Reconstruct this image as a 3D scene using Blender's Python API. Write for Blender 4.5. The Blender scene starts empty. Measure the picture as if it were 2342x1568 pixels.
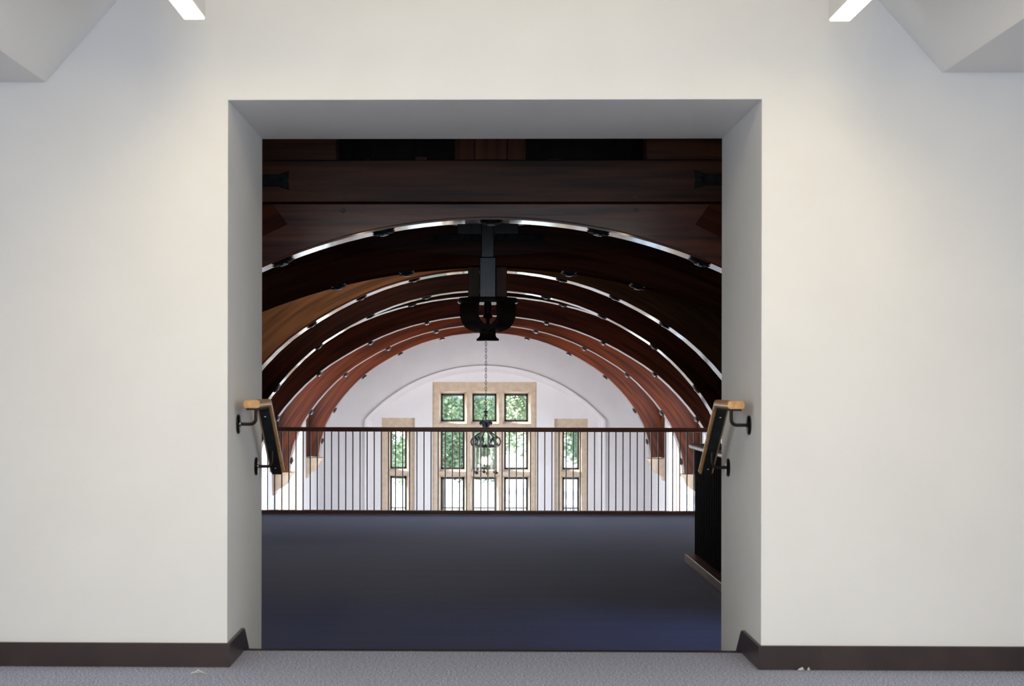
import bpy, math, random
from mathutils import Vector, Matrix
random.seed(7)
S = bpy.context.scene
COL = S.collection

# ------------------------------------------------------------------ camera
F = 3416.0                 # focal length in pixels of the 2342 px frame
YAW, ROLL = 0.0168, 0.0016
H = 1.07                   # eye height above the front floor
VPX, VPY = 1087.0, 874.0   # vanishing point of the passage direction
R = Matrix.Rotation(YAW, 3, 'Z') @ Matrix.Rotation(math.pi / 2, 3, 'X') @ Matrix.Rotation(ROLL, 3, 'Z')
_d = R.transposed() @ Vector((0, 1, 0))
PX = VPX - F * _d.x / (-_d.z)
PY = VPY + F * _d.y / (-_d.z)
cam_data = bpy.data.cameras.new('camera')
cam = bpy.data.objects.new('camera', cam_data)
COL.objects.link(cam)
cam.matrix_world = Matrix.Translation((0, 0, H)) @ R.to_4x4()
cam_data.sensor_fit = 'HORIZONTAL'
cam_data.sensor_width = 36.0
cam_data.lens = F / 2342 * 36.0
cam_data.shift_x = (1171 - PX) / 2342
cam_data.shift_y = (PY - 784) / 2342
cam_data.clip_end = 600
cam_data.dof.use_dof = True
cam_data.dof.focus_distance = 11.0
cam_data.dof.aperture_fstop = 5.6
S.camera = cam


def at(x, y, Y):
    """world point on the plane Y = const that the photograph shows at pixel x, y"""
    v = R @ Vector(((x - PX) / F, -(y - PY) / F, -1))
    k = Y / v.y
    return Vector((v.x * k, Y, v.z * k + H))


def X(x, Y, y=874): return at(x, y, Y).x
def Z(y, Y, x=1110): return at(x, y, Y).z


# ------------------------------------------------------------------ world, sun, daylight, exposure
W = bpy.data.worlds.new('sky')
S.world = W
W.use_nodes = True
nt = W.node_tree
bg = nt.nodes['Background']
sky = nt.nodes.new('ShaderNodeTexSky')
sky.sky_type = 'NISHITA'
sky.sun_disc = False
sky.sun_elevation = math.radians(48)
sky.sun_rotation = math.radians(-40)
nt.links.new(sky.outputs[0], bg.inputs[0])
bg.inputs[1].default_value = 1.1

sun_d = bpy.data.lights.new('sun', 'SUN')
sun_d.energy = 16.0
sun_d.color = (1, 0.95, 0.86)
sun_d.angle = math.radians(0.6)
sun = bpy.data.objects.new('sun', sun_d)
COL.objects.link(sun)
sun.rotation_euler = Vector((0.62, -0.42, -0.75)).to_track_quat('-Z', 'Y').to_euler()


def area(name, loc, direction, sx, sy, power, color):
    d = bpy.data.lights.new(name, 'AREA')
    d.shape = 'RECTANGLE'
    d.size, d.size_y = sx, sy
    d.energy, d.color = power, color
    o = bpy.data.objects.new(name, d)
    COL.objects.link(o)
    o.location = loc
    o.rotation_euler = Vector(direction).to_track_quat('-Z', 'Z').to_euler()
    return o


DAY = (0.86, 0.93, 1.0)
area('rear_window_daylight', (0.1, -3.85, 1.05), (0, 1, 0), 3.4, 1.5, 84, (0.62, 0.79, 1.0))
area('jamb_fill', (-3.2, 1.6, 1.15), (1, 0.15, -0.35), 2.6, 1.4, 86, (0.80, 0.89, 0.98)).data.spread = math.radians(125)  # pair of added side fills to brighten the jambs; no dormers are built
area('jamb_fill', (3.4, 1.6, 1.15), (-1, 0.15, -0.35), 2.6, 1.4, 86, (0.80, 0.89, 0.98)).data.spread = math.radians(125)
area('ridge_fill', (0.15, 2.2, 3.45), (0, 1, -0.3), 1.6, 0.3, 40, (1.0, 0.83, 0.5))  # added warm fill for the upper wall, not a lamp in view
# daylight in the hall's side windows, at the outer face of each opening
SIDE_WINDOWS = [(21.9, 24.9), (26.2, 29.7)]
for y0, y1 in SIDE_WINDOWS:
    for x, d in ((-3.82, 1), (4.22, -1)):
        area('hall_window_daylight', (x, (y0 + y1) / 2, 0.0), (d, 0, 0), y1 - y0, 4.6, 104 * (y1 - y0), (0.97, 0.97, 1.0))
area('third_truss_fill', (-1.35, 11.9, H + 2.3), (0.05, 0.6, -0.75), 0.5, 0.5, 17, (1.0, 0.95, 0.9)).data.spread = math.radians(110)  # added light for the warm patch on the third truss; the roof is closed
area('blue_carpet_fill', (3.78, 9.8, 0.9), (-1, 0, -0.72), 1.3, 0.7, 9, (0.22, 0.36, 1.0)).data.spread = math.radians(58)  # added blue light to tint the carpet at right; no window in this bay

S.view_settings.view_transform = 'Standard'
S.view_settings.look = 'None'
S.view_settings.gamma = 1.0
S.view_settings.use_curve_mapping = False
S.view_settings.exposure = 0.0
S.cycles.max_bounces = 10
S.cycles.diffuse_bounces = 6
S.cycles.glossy_bounces = 5
S.cycles.transparent_max_bounces = 16
S.cycles.caustics_reflective = False
S.cycles.caustics_refractive = False
S.cycles.sample_clamp_indirect = 6.0
S.cycles.use_denoising = True


# ------------------------------------------------------------------ materials
def mat(name, color, rough=0.5, metal=0.0, coat=0.0, coat_rough=0.1, spec=0.5):
    m = bpy.data.materials.new(name)
    m.use_nodes = True
    b = m.node_tree.nodes['Principled BSDF']
    b.inputs['Base Color'].default_value = (*color, 1)
    b.inputs['Roughness'].default_value = rough
    b.inputs['Metallic'].default_value = metal
    b.inputs['Coat Weight'].default_value = coat
    b.inputs['Coat Roughness'].default_value = coat_rough
    b.inputs['Specular IOR Level'].default_value = spec
    return m


def nodes(m): return m.node_tree.nodes, m.node_tree.links, m.node_tree.nodes['Principled BSDF']


def mottle(m, c1, c2, scale=(1, 1, 1), detail=5.0, lo=0.35, hi=0.65, bump=0.0, coords='Object', dist=0.01, c3=None):
    """noise between colours, in stretched coordinates"""
    n, l, b = nodes(m)
    tc = n.new('ShaderNodeTexCoord')
    mp = n.new('ShaderNodeMapping')
    mp.inputs['Scale'].default_value = scale
    nz = n.new('ShaderNodeTexNoise')
    nz.inputs['Scale'].default_value = 1.0
    nz.inputs['Detail'].default_value = detail
    cr = n.new('ShaderNodeValToRGB')
    cr.color_ramp.elements[0].position = lo
    cr.color_ramp.elements[1].position = hi
    cr.color_ramp.elements[0].color = (*c1, 1)
    cr.color_ramp.elements[1].color = (*c2, 1)
    if c3:
        e = cr.color_ramp.elements.new((lo + hi) / 2)
        e.color = (*c3, 1)
    l.new(tc.outputs[coords], mp.inputs[0])
    l.new(mp.outputs[0], nz.inputs['Vector'])
    l.new(nz.outputs['Fac'], cr.inputs[0])
    l.new(cr.outputs[0], b.inputs['Base Color'])
    if bump:
        bp = n.new('ShaderNodeBump')
        bp.inputs['Strength'].default_value = bump
        bp.inputs['Distance'].default_value = dist
        l.new(nz.outputs['Fac'], bp.inputs['Height'])
        l.new(bp.outputs[0], b.inputs['Normal'])
    return m


def arc_wood(name, dark, light, rough=0.55, coat=0.08, coat_rough=0.3, spec=0.15):
    """varnished wood whose grain follows the arc about the object's own origin"""
    m = mat(name, light, rough, coat=coat, coat_rough=coat_rough, spec=spec)
    n, l, b = nodes(m)
    tc = n.new('ShaderNodeTexCoord')
    sp = n.new('ShaderNodeSeparateXYZ')
    l.new(tc.outputs['Object'], sp.inputs[0])
    at2 = n.new('ShaderNodeMath'); at2.operation = 'ARCTAN2'
    l.new(sp.outputs['X'], at2.inputs[0]); l.new(sp.outputs['Z'], at2.inputs[1])
    cb = n.new('ShaderNodeCombineXYZ')
    l.new(sp.outputs['X'], cb.inputs[0]); l.new(sp.outputs['Z'], cb.inputs[1])
    ln = n.new('ShaderNodeVectorMath'); ln.operation = 'LENGTH'
    l.new(cb.outputs[0], ln.inputs[0])
    c2 = n.new('ShaderNodeCombineXYZ')
    mr = n.new('ShaderNodeMath'); mr.operation = 'MULTIPLY'; mr.inputs[1].default_value = 16
    ma = n.new('ShaderNodeMath'); ma.operation = 'MULTIPLY'; ma.inputs[1].default_value = 3.2
    l.new(ln.outputs['Value'], mr.inputs[0]); l.new(at2.outputs[0], ma.inputs[0])
    l.new(mr.outputs[0], c2.inputs[0]); l.new(ma.outputs[0], c2.inputs[1]); l.new(sp.outputs['Y'], c2.inputs[2])
    nz = n.new('ShaderNodeTexNoise'); nz.inputs['Scale'].default_value = 1.0; nz.inputs['Detail'].default_value = 6
    nz.inputs['Distortion'].default_value = 0.8
    l.new(c2.outputs[0], nz.inputs['Vector'])
    cr = n.new('ShaderNodeValToRGB')
    cr.color_ramp.elements[0].position = 0.33; cr.color_ramp.elements[1].position = 0.62
    cr.color_ramp.elements[0].color = (*dark, 1); cr.color_ramp.elements[1].color = (*light, 1)
    l.new(nz.outputs['Fac'], cr.inputs[0])
    l.new(cr.outputs[0], b.inputs['Base Color'])
    return m


M = {}
M['wall'] = mottle(mat('painted_wall', (0.8, 0.795, 0.78), 0.55), (0.785, 0.78, 0.765), (0.81, 0.805, 0.79), (3, 3, 3), bump=0.03)
M['jamb'] = M['wall']
M['ceiling'] = mat('ceiling_paint', (0.72, 0.715, 0.7), 0.7)
M['plaster'] = mottle(mat('hall_plaster', (0.78, 0.745, 0.75), 0.7), (0.76, 0.725, 0.73), (0.8, 0.765, 0.77), (2, 2, 2), bump=0.04)
M['moulding'] = mat('plaster_moulding', (0.86, 0.84, 0.84), 0.5)
M['stone'] = mottle(mat('beige_stone', (0.6, 0.46, 0.33), 0.7), (0.55, 0.42, 0.3), (0.66, 0.52, 0.39), (9, 9, 9), bump=0.1)
M['vinyl'] = mottle(mat('brown_vinyl', (0.035, 0.022, 0.02), 0.35), (0.03, 0.019, 0.017), (0.045, 0.029, 0.026), (6, 6, 6))
M['nosing'] = mat('black_rubber', (0.012, 0.012, 0.013), 0.5)
M['wood_arc'] = arc_wood('red_stained_wood', (0.032, 0.006, 0.0018), (0.112, 0.021, 0.005))
M['soffit'] = arc_wood('varnished_soffit_wood', (0.05, 0.012, 0.006), (0.17, 0.042, 0.014), 0.3, 1.0, 0.07, 0.5)
M['wood_matt'] = arc_wood('unvarnished_dark_arch_wood', (0.055, 0.016, 0.009), (0.15, 0.045, 0.024), 0.9, 0.0, 0.5, 0.0)
M['wood_brown'] = arc_wood('brown_stained_arch_wood', (0.09, 0.034, 0.012), (0.2, 0.08, 0.03), 0.6, 0.08, 0.3, 0.15)
M['wood_straight'] = mottle(mat('red_stained_beam', (0.12, 0.035, 0.015), 0.5, coat=0.3, coat_rough=0.3, spec=0.3), (0.03, 0.01, 0.004), (0.14, 0.045, 0.014), (1.2, 6, 22), detail=7, lo=0.32, hi=0.66, bump=0.3, dist=0.006)
M['wood_brace'] = mottle(mat('polished_brace_wood', (0.12, 0.035, 0.015), 0.4, coat=0.7, coat_rough=0.22), (0.03, 0.008, 0.004), (0.2, 0.05, 0.018), (1.2, 6, 26), detail=7, lo=0.32, hi=0.66, bump=0.35, dist=0.006)
M['wood_vertical'] = mottle(mat('red_stained_post', (0.12, 0.035, 0.015), 0.5, coat=0.08, coat_rough=0.3, spec=0.2), (0.06, 0.018, 0.008), (0.17, 0.055, 0.02), (20, 8, 1.2), detail=6, lo=0.3, hi=0.68)
M['wood_grey'] = mottle(mat('weathered_dark_post', (0.1, 0.09, 0.09), 0.4, coat=0.5, coat_rough=0.25), (0.025, 0.021, 0.02), (0.075, 0.066, 0.062), (26, 8, 1.5), detail=6)
M['wood_dark'] = mottle(mat('dark_stained_wood', (0.03, 0.018, 0.012), 0.35, coat=0.3, coat_rough=0.25), (0.02, 0.011, 0.007), (0.05, 0.028, 0.018), (12, 12, 3), detail=5)
M['iron'] = mottle(mat('black_iron', (0.012, 0.013, 0.014), 0.55, metal=0.2, spec=0.25), (0.008, 0.009, 0.01), (0.022, 0.024, 0.026), (30, 30, 30), bump=0.2, dist=0.003)
M['steel'] = mat('bright_steel', (0.45, 0.45, 0.46), 0.25, metal=1.0)
M['bronze'] = mat('dark_bronze', (0.03, 0.024, 0.02), 0.28, metal=0.85)
M['oak'] = mottle(mat('oiled_oak', (0.42, 0.22, 0.08), 0.35, coat=0.3, coat_rough=0.15), (0.42, 0.22, 0.075), (0.62, 0.35, 0.13), (40, 3, 40), detail=6)
M['rail_wood'] = mottle(mat('brown_rail_wood', (0.13, 0.06, 0.04), 0.35, coat=0.3), (0.24, 0.11, 0.07), (0.36, 0.17, 0.11), (3, 30, 30))
M['curb_wood'] = mottle(mat('brown_curb_wood', (0.16, 0.09, 0.07), 0.4, coat=0.25, coat_rough=0.25), (0.15, 0.075, 0.055), (0.24, 0.125, 0.095), (30, 3, 30))
M['baluster'] = mat('dark_baluster_metal', (0.02, 0.018, 0.02), 0.35, metal=0.7)
M['casement'] = mat('dark_casement', (0.02, 0.017, 0.02), 0.45)
M['candle'] = mat('ivory_candle_tube', (0.06, 0.045, 0.04), 0.5)
M['scrap'] = mat('pale_scrap', (0.62, 0.6, 0.54), 0.8)
M['bark'] = mottle(mat('bark', (0.1, 0.07, 0.05), 0.9), (0.06, 0.045, 0.03), (0.14, 0.1, 0.07), (4, 4, 1))
M['paving'] = mottle(mat('pale_paving', (0.72, 0.7, 0.66), 0.8), (0.66, 0.64, 0.6), (0.78, 0.76, 0.72), (0.4, 0.4, 0.4))
M['leaf'] = mottle(mat('leaf', (0.1, 0.2, 0.05), 0.6), (0.12, 0.19, 0.09), (0.32, 0.39, 0.21), (0.6, 0.6, 0.6), lo=0.3, hi=0.7)
_n, _l, _b = nodes(M['leaf'])
_b.inputs['Transmission Weight'].default_value = 0.0
_b.inputs['Subsurface Weight'].default_value = 0.0


def carpet(name, c1, c2, c3, scale, bump, rough=0.95, sheen=0.0, streak=None):
    m = mat(name, c2, rough, spec=0.2)
    mottle(m, c1, c2, (scale, scale, scale), detail=3, lo=0.34, hi=0.66, bump=bump, coords='Object', dist=0.004, c3=c3)
    n, l, b = nodes(m)
    b.inputs['Sheen Weight'].default_value = sheen
    b.inputs['Sheen Roughness'].default_value = 0.35
    b.inputs['Sheen Tint'].default_value = (0.7, 0.75, 1.0, 1)
    if streak:
        tc = n.new('ShaderNodeTexCoord'); mp = n.new('ShaderNodeMapping'); mp.inputs['Scale'].default_value = streak
        nz = n.new('ShaderNodeTexNoise'); nz.inputs['Scale'].default_value = 1; nz.inputs['Detail'].default_value = 3
        mx = n.new('ShaderNodeMix'); mx.data_type = 'RGBA'; mx.blend_type = 'MULTIPLY'; mx.inputs[0].default_value = 0.55
        cr = n.new('ShaderNodeValToRGB')
        cr.color_ramp.elements[0].position = 0.35; cr.color_ramp.elements[1].position = 0.6
        cr.color_ramp.elements[0].color = (0.6, 0.6, 0.6, 1); cr.color_ramp.elements[1].color = (1, 1, 1, 1)
        src = b.inputs['Base Color'].links[0].from_socket
        l.new(tc.outputs['Object'], mp.inputs[0]); l.new(mp.outputs[0], nz.inputs['Vector']); l.new(nz.outputs['Fac'], cr.inputs[0])
        l.new(src, mx.inputs[6]); l.new(cr.outputs[0], mx.inputs[7]); l.new(mx.outputs[2], b.inputs['Base Color'])
    return m


M['carpet_light'] = carpet('blue_grey_carpet', (0.13, 0.155, 0.26), (0.52, 0.51, 0.56), (0.29, 0.32, 0.44), 130, 0.8)
M['carpet_dark'] = carpet('charcoal_carpet', (0.05, 0.046, 0.058), (0.15, 0.14, 0.17), (0.09, 0.085, 0.105), 160, 0.4, sheen=0.6, streak=(0.5, 9, 1))


def emission(name, color, strength):
    m = bpy.data.materials.new(name)
    m.use_nodes = True
    n, l, b = nodes(m)
    b.inputs['Base Color'].default_value = (0.8, 0.8, 0.8, 1)
    b.inputs['Emission Color'].default_value = (*color, 1)
    b.inputs['Emission Strength'].default_value = strength
    return m


M['lens'] = emission('lit_lens', (1.0, 0.80, 0.48), 26.0)
M['bulb'] = emission('lit_bulb', (1.0, 0.9, 0.75), 6.0)


def glass(name, tint=(1, 1, 1), gl=0.08):
    m = bpy.data.materials.new(name)
    m.use_nodes = True
    n, l = m.node_tree.nodes, m.node_tree.links
    out = n['Material Output']
    n.remove(n['Principled BSDF'])
    t = n.new('ShaderNodeBsdfTransparent'); t.inputs[0].default_value = (*tint, 1)
    g = n.new('ShaderNodeBsdfGlossy'); g.inputs['Roughness'].default_value = 0.03
    lw = n.new('ShaderNodeLayerWeight'); lw.inputs[0].default_value = 0.5
    pw = n.new('ShaderNodeMath'); pw.operation = 'POWER'; pw.inputs[1].default_value = 5
    fr = n.new('ShaderNodeMath'); fr.operation = 'MULTIPLY_ADD'; fr.inputs[1].default_value = 0.9; fr.inputs[2].default_value = 0.04
    l.new(lw.outputs['Facing'], pw.inputs[0]); l.new(pw.outputs[0], fr.inputs[0])
    mx = n.new('ShaderNodeMixShader')
    l.new(fr.outputs[0], mx.inputs[0]); l.new(t.outputs[0], mx.inputs[1]); l.new(g.outputs[0], mx.inputs[2])
    l.new(mx.outputs[0], out.inputs[0])
    return m


M['glass'] = glass('window_glass', (0.95, 0.98, 0.97))
M['lantern_glass'] = glass('lantern_glass', (0.92, 0.9, 0.86))


# ------------------------------------------------------------------ mesh helpers
class MB:
    def __init__(s): s.v, s.f = [], []

    def add(s, vs, fs):
        o = len(s.v)
        s.v += [tuple(v) for v in vs]
        s.f += [tuple(i + o for i in f) for f in fs]
        return s

    def box(s, x0, x1, y0, y1, z0, z1):
        if x0 > x1: x0, x1 = x1, x0
        if z0 > z1: z0, z1 = z1, z0
        if y0 > y1: y0, y1 = y1, y0
        v = [(x, y, z) for z in (z0, z1) for y in (y0, y1) for x in (x0, x1)]
        return s.add(v, [(0, 2, 3, 1), (4, 5, 7, 6), (0, 1, 5, 4), (2, 6, 7, 3), (0, 4, 6, 2), (1, 3, 7, 5)])

    def prism(s, poly, y0, y1):
        """convex-ish polygon in x, z extruded along y"""
        n = len(poly)
        a = sum(poly[i][0] * poly[(i + 1) % n][1] - poly[(i + 1) % n][0] * poly[i][1] for i in range(n))
        if a < 0: poly = poly[::-1]
        v = [(x, y0, z) for x, z in poly] + [(x, y1, z) for x, z in poly]
        f = [tuple(range(n)), tuple(range(2 * n - 1, n - 1, -1))]
        f += [(i, i + n, (i + 1) % n + n, (i + 1) % n) for i in range(n)]
        return s.add(v, f)

    def prism_yz(s, poly, x0, x1):
        n = len(poly)
        v = [(x0, y, z) for y, z in poly] + [(x1, y, z) for y, z in poly]
        f = [tuple(range(n - 1, -1, -1)), tuple(range(n, 2 * n))]
        f += [(i, (i + 1) % n, (i + 1) % n + n, i + n) for i in range(n)]
        return s.add(v, f)

    def band(s, inner, outer, y0, y1):
        """solid between two polylines in x, z of equal length"""
        n = len(inner)
        v = [(x, y0, z) for x, z in inner] + [(x, y0, z) for x, z in outer] + [(x, y1, z) for x, z in inner] + [(x, y1, z) for x, z in outer]
        f = []
        for i in range(n - 1):
            f += [(i, i + 1, n + i + 1, n + i), (2 * n + i, 3 * n + i, 3 * n + i + 1, 2 * n + i + 1),
                  (i, 2 * n + i, 2 * n + i + 1, i + 1), (n + i, n + i + 1, 3 * n + i + 1, 3 * n + i)]
        f += [(0, n, 3 * n, 2 * n), (n - 1, 3 * n - 1, 4 * n - 1, 2 * n - 1)]
        return s.add(v, f)

    def tube(s, pts, r, n=8, closed=False):
        pts = [Vector(p) for p in pts]
        rs = r if isinstance(r, (list, tuple)) else [r] * len(pts)
        m = len(pts)
        vs, up = [], None
        for i, p in enumerate(pts):
            if closed: t = (pts[(i + 1) % m] - pts[i - 1]).normalized()
            elif i == 0: t = (pts[1] - p).normalized()
            elif i == m - 1: t = (p - pts[i - 1]).normalized()
            else: t = (pts[i + 1] - pts[i - 1]).normalized()
            if up is None: up = t.orthogonal().normalized()
            up = (up - t * up.dot(t))
            up = up.normalized() if up.length > 1e-6 else t.orthogonal().normalized()
            w = t.cross(up)
            for k in range(n):
                a = 2 * math.pi * k / n
                vs.append(p + (up * math.cos(a) + w * math.sin(a)) * rs[i])
        f = []
        for i in range(m if closed else m - 1):
            j = (i + 1) % m
            f += [(i * n + k, i * n + (k + 1) % n, j * n + (k + 1) % n, j * n + k) for k in range(n)]
        if not closed: f += [tuple(range(n - 1, -1, -1)), tuple(range((m - 1) * n, m * n))]
        return s.add(vs, f)

    def lathe(s, prof, c=(0, 0, 0), n=20, axis='Z', closed=True):
        vs = []
        for r, h in prof:
            for k in range(n):
                a = 2 * math.pi * k / n
                p = (r * math.cos(a), r * math.sin(a), h)
                if axis == 'X': p = (h, p[0], p[1])
                if axis == 'Y': p = (p[0], h, p[1])
                vs.append((p[0] + c[0], p[1] + c[1], p[2] + c[2]))
        f = []
        for i in range(len(prof) - 1):
            f += [(i * n + k, i * n + (k + 1) % n, (i + 1) * n + (k + 1) % n, (i + 1) * n + k) for k in range(n)]
        if closed: f += [tuple(range(n - 1, -1, -1)), tuple(range((len(prof) - 1) * n, len(prof) * n))]
        return s.add(vs, f)

    def plate(s, xs, zs, holes, y0, y1):
        """rectangle grid xs, zs with rectangular holes (x0, x1, z0, z1), solid from y0 to y1"""
        xs = sorted(set(xs) | {h[0] for h in holes} | {h[1] for h in holes})
        zs = sorted(set(zs) | {h[2] for h in holes} | {h[3] for h in holes})
        def hole(i, j):
            if i < 0 or j < 0 or i >= len(xs) - 1 or j >= len(zs) - 1: return True
            cx, cz = (xs[i] + xs[i + 1]) / 2, (zs[j] + zs[j + 1]) / 2
            return any(h[0] < cx < h[1] and h[2] < cz < h[3] for h in holes)
        for i in range(len(xs) - 1):
            for j in range(len(zs) - 1):
                if hole(i, j): continue
                a, b, c, d = xs[i], xs[i + 1], zs[j], zs[j + 1]
                s.add([(a, y0, c), (b, y0, c), (b, y0, d), (a, y0, d)], [(0, 1, 2, 3)])
                s.add([(a, y1, c), (b, y1, c), (b, y1, d), (a, y1, d)], [(3, 2, 1, 0)])
                if hole(i - 1, j): s.add([(a, y0, c), (a, y0, d), (a, y1, d), (a, y1, c)], [(0, 1, 2, 3)])
                if hole(i + 1, j): s.add([(b, y0, c), (b, y0, d), (b, y1, d), (b, y1, c)], [(3, 2, 1, 0)])
                if hole(i, j - 1): s.add([(a, y0, c), (b, y0, c), (b, y1, c), (a, y1, c)], [(3, 2, 1, 0)])
                if hole(i, j + 1): s.add([(a, y0, d), (b, y0, d), (b, y1, d), (a, y1, d)], [(0, 1, 2, 3)])
        return s

    def build(s, name, m, parent=None, smooth=False, bevel=0.0, seg=2, off=(0, 0, 0)):
        me = bpy.data.meshes.new(name)
        v = [(a - off[0], b - off[1], c - off[2]) for a, b, c in s.v]
        me.from_pydata(v, [], s.f)
        me.validate() if len(s.f) < 20000 else None
        me.update()
        if smooth:
            me.polygons.foreach_set('use_smooth', [True] * len(me.polygons))
            me.set_sharp_from_angle(angle=math.radians(40))
        me.materials.append(m)
        o = bpy.data.objects.new(name, me)
        COL.objects.link(o)
        if parent: o.parent = parent
        if bevel:
            b = o.modifiers.new('bevel', 'BEVEL')
            b.width, b.segments, b.limit_method = bevel, seg, 'ANGLE'
        return o


def struct(name, mb, m, **k):
    o = mb.build(name, m, **k)
    o['kind'] = 'structure'
    return o


def thing(name, label, cat, loc, group=None):
    o = bpy.data.objects.new(name, None)
    COL.objects.link(o)
    o.location = loc
    o.empty_display_size = 0.1
    return tag(o, label, cat, group)


def tag(o, label, cat, group=None):
    o['label'], o['category'] = label, cat
    if group: o['group'] = group
    return o


def link_copy(o, parent, loc=None, rot=None):
    c = o.copy()
    COL.objects.link(c)
    c.parent = parent
    if loc is not None: c.location = loc
    if rot is not None: c.rotation_euler = rot
    return c


# ------------------------------------------------------------------ front room
YW, YB = 5.6, 5.6 * 1.161            # front and hall face of the dividing wall
JL, JR = X(520.5, YW), X(1741.5, YW)  # jambs of the opening
HD = Z(227.5, YW)                     # its head
ZL = H - 1.657                        # balcony floor
YN = 5.6 * 1.062                      # nosing of the top step
STEP = 0.28

struct('wall_middle', MB().plate([-3.3, 3.5], [-0.9, 6.5], [(JL, JR, -1.2, HD)], YW, YB), M['wall'])
struct('floor', MB().box(-3.3, 3.5, -4.2, YN, -0.14, 0), M['carpet_light'])
zl, zr = Z(188, YW, 105), Z(166, YW, 2155)
xl, xr = X(105, YW, 188), X(2155, YW, 166)
zp = H + 2.55
sl = (zp - zl) / 1.14
sr = (zp - zr) / 1.145
cm = MB()
cm.prism([(-3.3, zl), (xl, zl), (xl + sl, zp), (xr - sr, zp), (xr, zr), (3.5, zr), (3.5, zr + .1), (xr + .05, zr + .1), (xr - sr + .05, zp + .1), (xl + sl - .05, zp + .1), (xl - .05, zl + .1), (-3.3, zl + .1)], -4.2, YW - .001)
struct('ceiling', cm, M['ceiling'])
struct('wall_left', MB().box(-3.4, -3.3, -4.2, YW, -.2, zl + .1), M['wall'])
struct('wall_right', MB().box(3.5, 3.6, -4.2, YW, -.2, zr + .1), M['wall'])
struct('wall_rear', MB().box(-3.4, 3.6, -4.3, -4.2, -.2, zp + .1), M['wall'])

# nosing strip on the edge of the front floor, steps down to the balcony
struct('trim_1', MB().box(JL, JR, YN - .012, YN + .02, -.045, .004), M['nosing'], bevel=.004)
for k in range(1, 4):
    struct('floor_step', MB().box(JL + .001, JR - .001, YN + STEP * (k - 1) + .001, YN + STEP * k, ZL - .1, -.147 * k), M['carpet_dark'])

# baseboards
bt, bh = .012, (1526 - 1471) / 610
for side in (-1, 1):
    j = JL if side < 0 else JR
    far = -3.3 if side < 0 else 3.5
    n = 'baseboard_left' if side < 0 else 'baseboard_right'
    b = MB().prism([(j - side * bt, 0), (far, 0), (far, bh), (j - side * bt, bh)], YW - bt, YW)
    struct(n, b, M['vinyl'], bevel=.002)
    b = MB().prism_yz([(YW - .0005, 0), (YN + .02, 0), (YN + .16, -.045), (YN + .015, bh * .92), (YN - .01, bh), (YW - .0005, bh)], j, j - side * bt)
    struct(n + '_return', b, M['vinyl'], bevel=.0015)

# ceiling lights
def linear_light(xa, xb, yb, label):
    YL = 5.05
    x0, x1 = X(xa, YL, yb), X(xb, YL, yb)
    z0 = Z(yb, YL, (xa + xb) / 2)
    t = thing('linear_ceiling_light', label, 'light', ((x0 + x1) / 2, 2.8, z0), 'linear ceiling lights')
    w = (x1 - x0) / 2
    L0, L1 = -4.0 - 2.8, YL - 2.8
    h = MB().box(-w - .004, w + .004, L0, L1, .004, .62)
    h.build('housing', M['ceiling'], t, bevel=.002)
    MB().box(-w, w, L0 + .02, L1 - .003, 0, .0039).build('lens', M['lens'], t)
    return t


linear_light(423, 467, 44, 'slim white linear light in the upper left, its lit lens towards the floor')
linear_light(1898, 1942, 48, 'slim white linear light in the upper right, its lit lens towards the floor')


# handrails
def rounded_section(w, h, r, n=3):
    pts = []
    for cx, cz, a0 in ((w / 2 - r, h / 2 - r, 0), (-w / 2 + r, h / 2 - r, 90), (-w / 2 + r, -h / 2 + r, 180), (w / 2 - r, -h / 2 + r, 270)):
        for k in range(n + 1):
            a = math.radians(a0 + 90 * k / n)
            pts.append((cx + r * math.cos(a), cz + r * math.sin(a)))
    return pts


def sweep(sec, path):
    """section (x, up) swept along a path in the y, z plane; mitred"""
    mb = MB()
    n = len(sec)
    vs = []
    for i, (y, z) in enumerate(path):
        d0 = Vector((path[i][0] - path[i - 1][0], path[i][1] - path[i - 1][1])).normalized() if i else None
        d1 = Vector((path[i + 1][0] - path[i][0], path[i + 1][1] - path[i][1])).normalized() if i < len(path) - 1 else None
        d = ((d0 or d1) + (d1 or d0)).normalized()
        nrm = Vector((-d.y, d.x))
        c = d.dot(d1 or d0)
        vs += [(x, y + nrm.x * u / c, z + nrm.y * u / c) for x, u in sec]
    f = []
    for i in range(len(path) - 1):
        f += [(i * n + k, i * n + (k + 1) % n, (i + 1) * n + (k + 1) % n, (i + 1) * n + k) for k in range(n)]
    f += [tuple(range(n - 1, -1, -1)), tuple(range((len(path) - 1) * n, len(path) * n))]
    return mb.add(vs, f)


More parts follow.
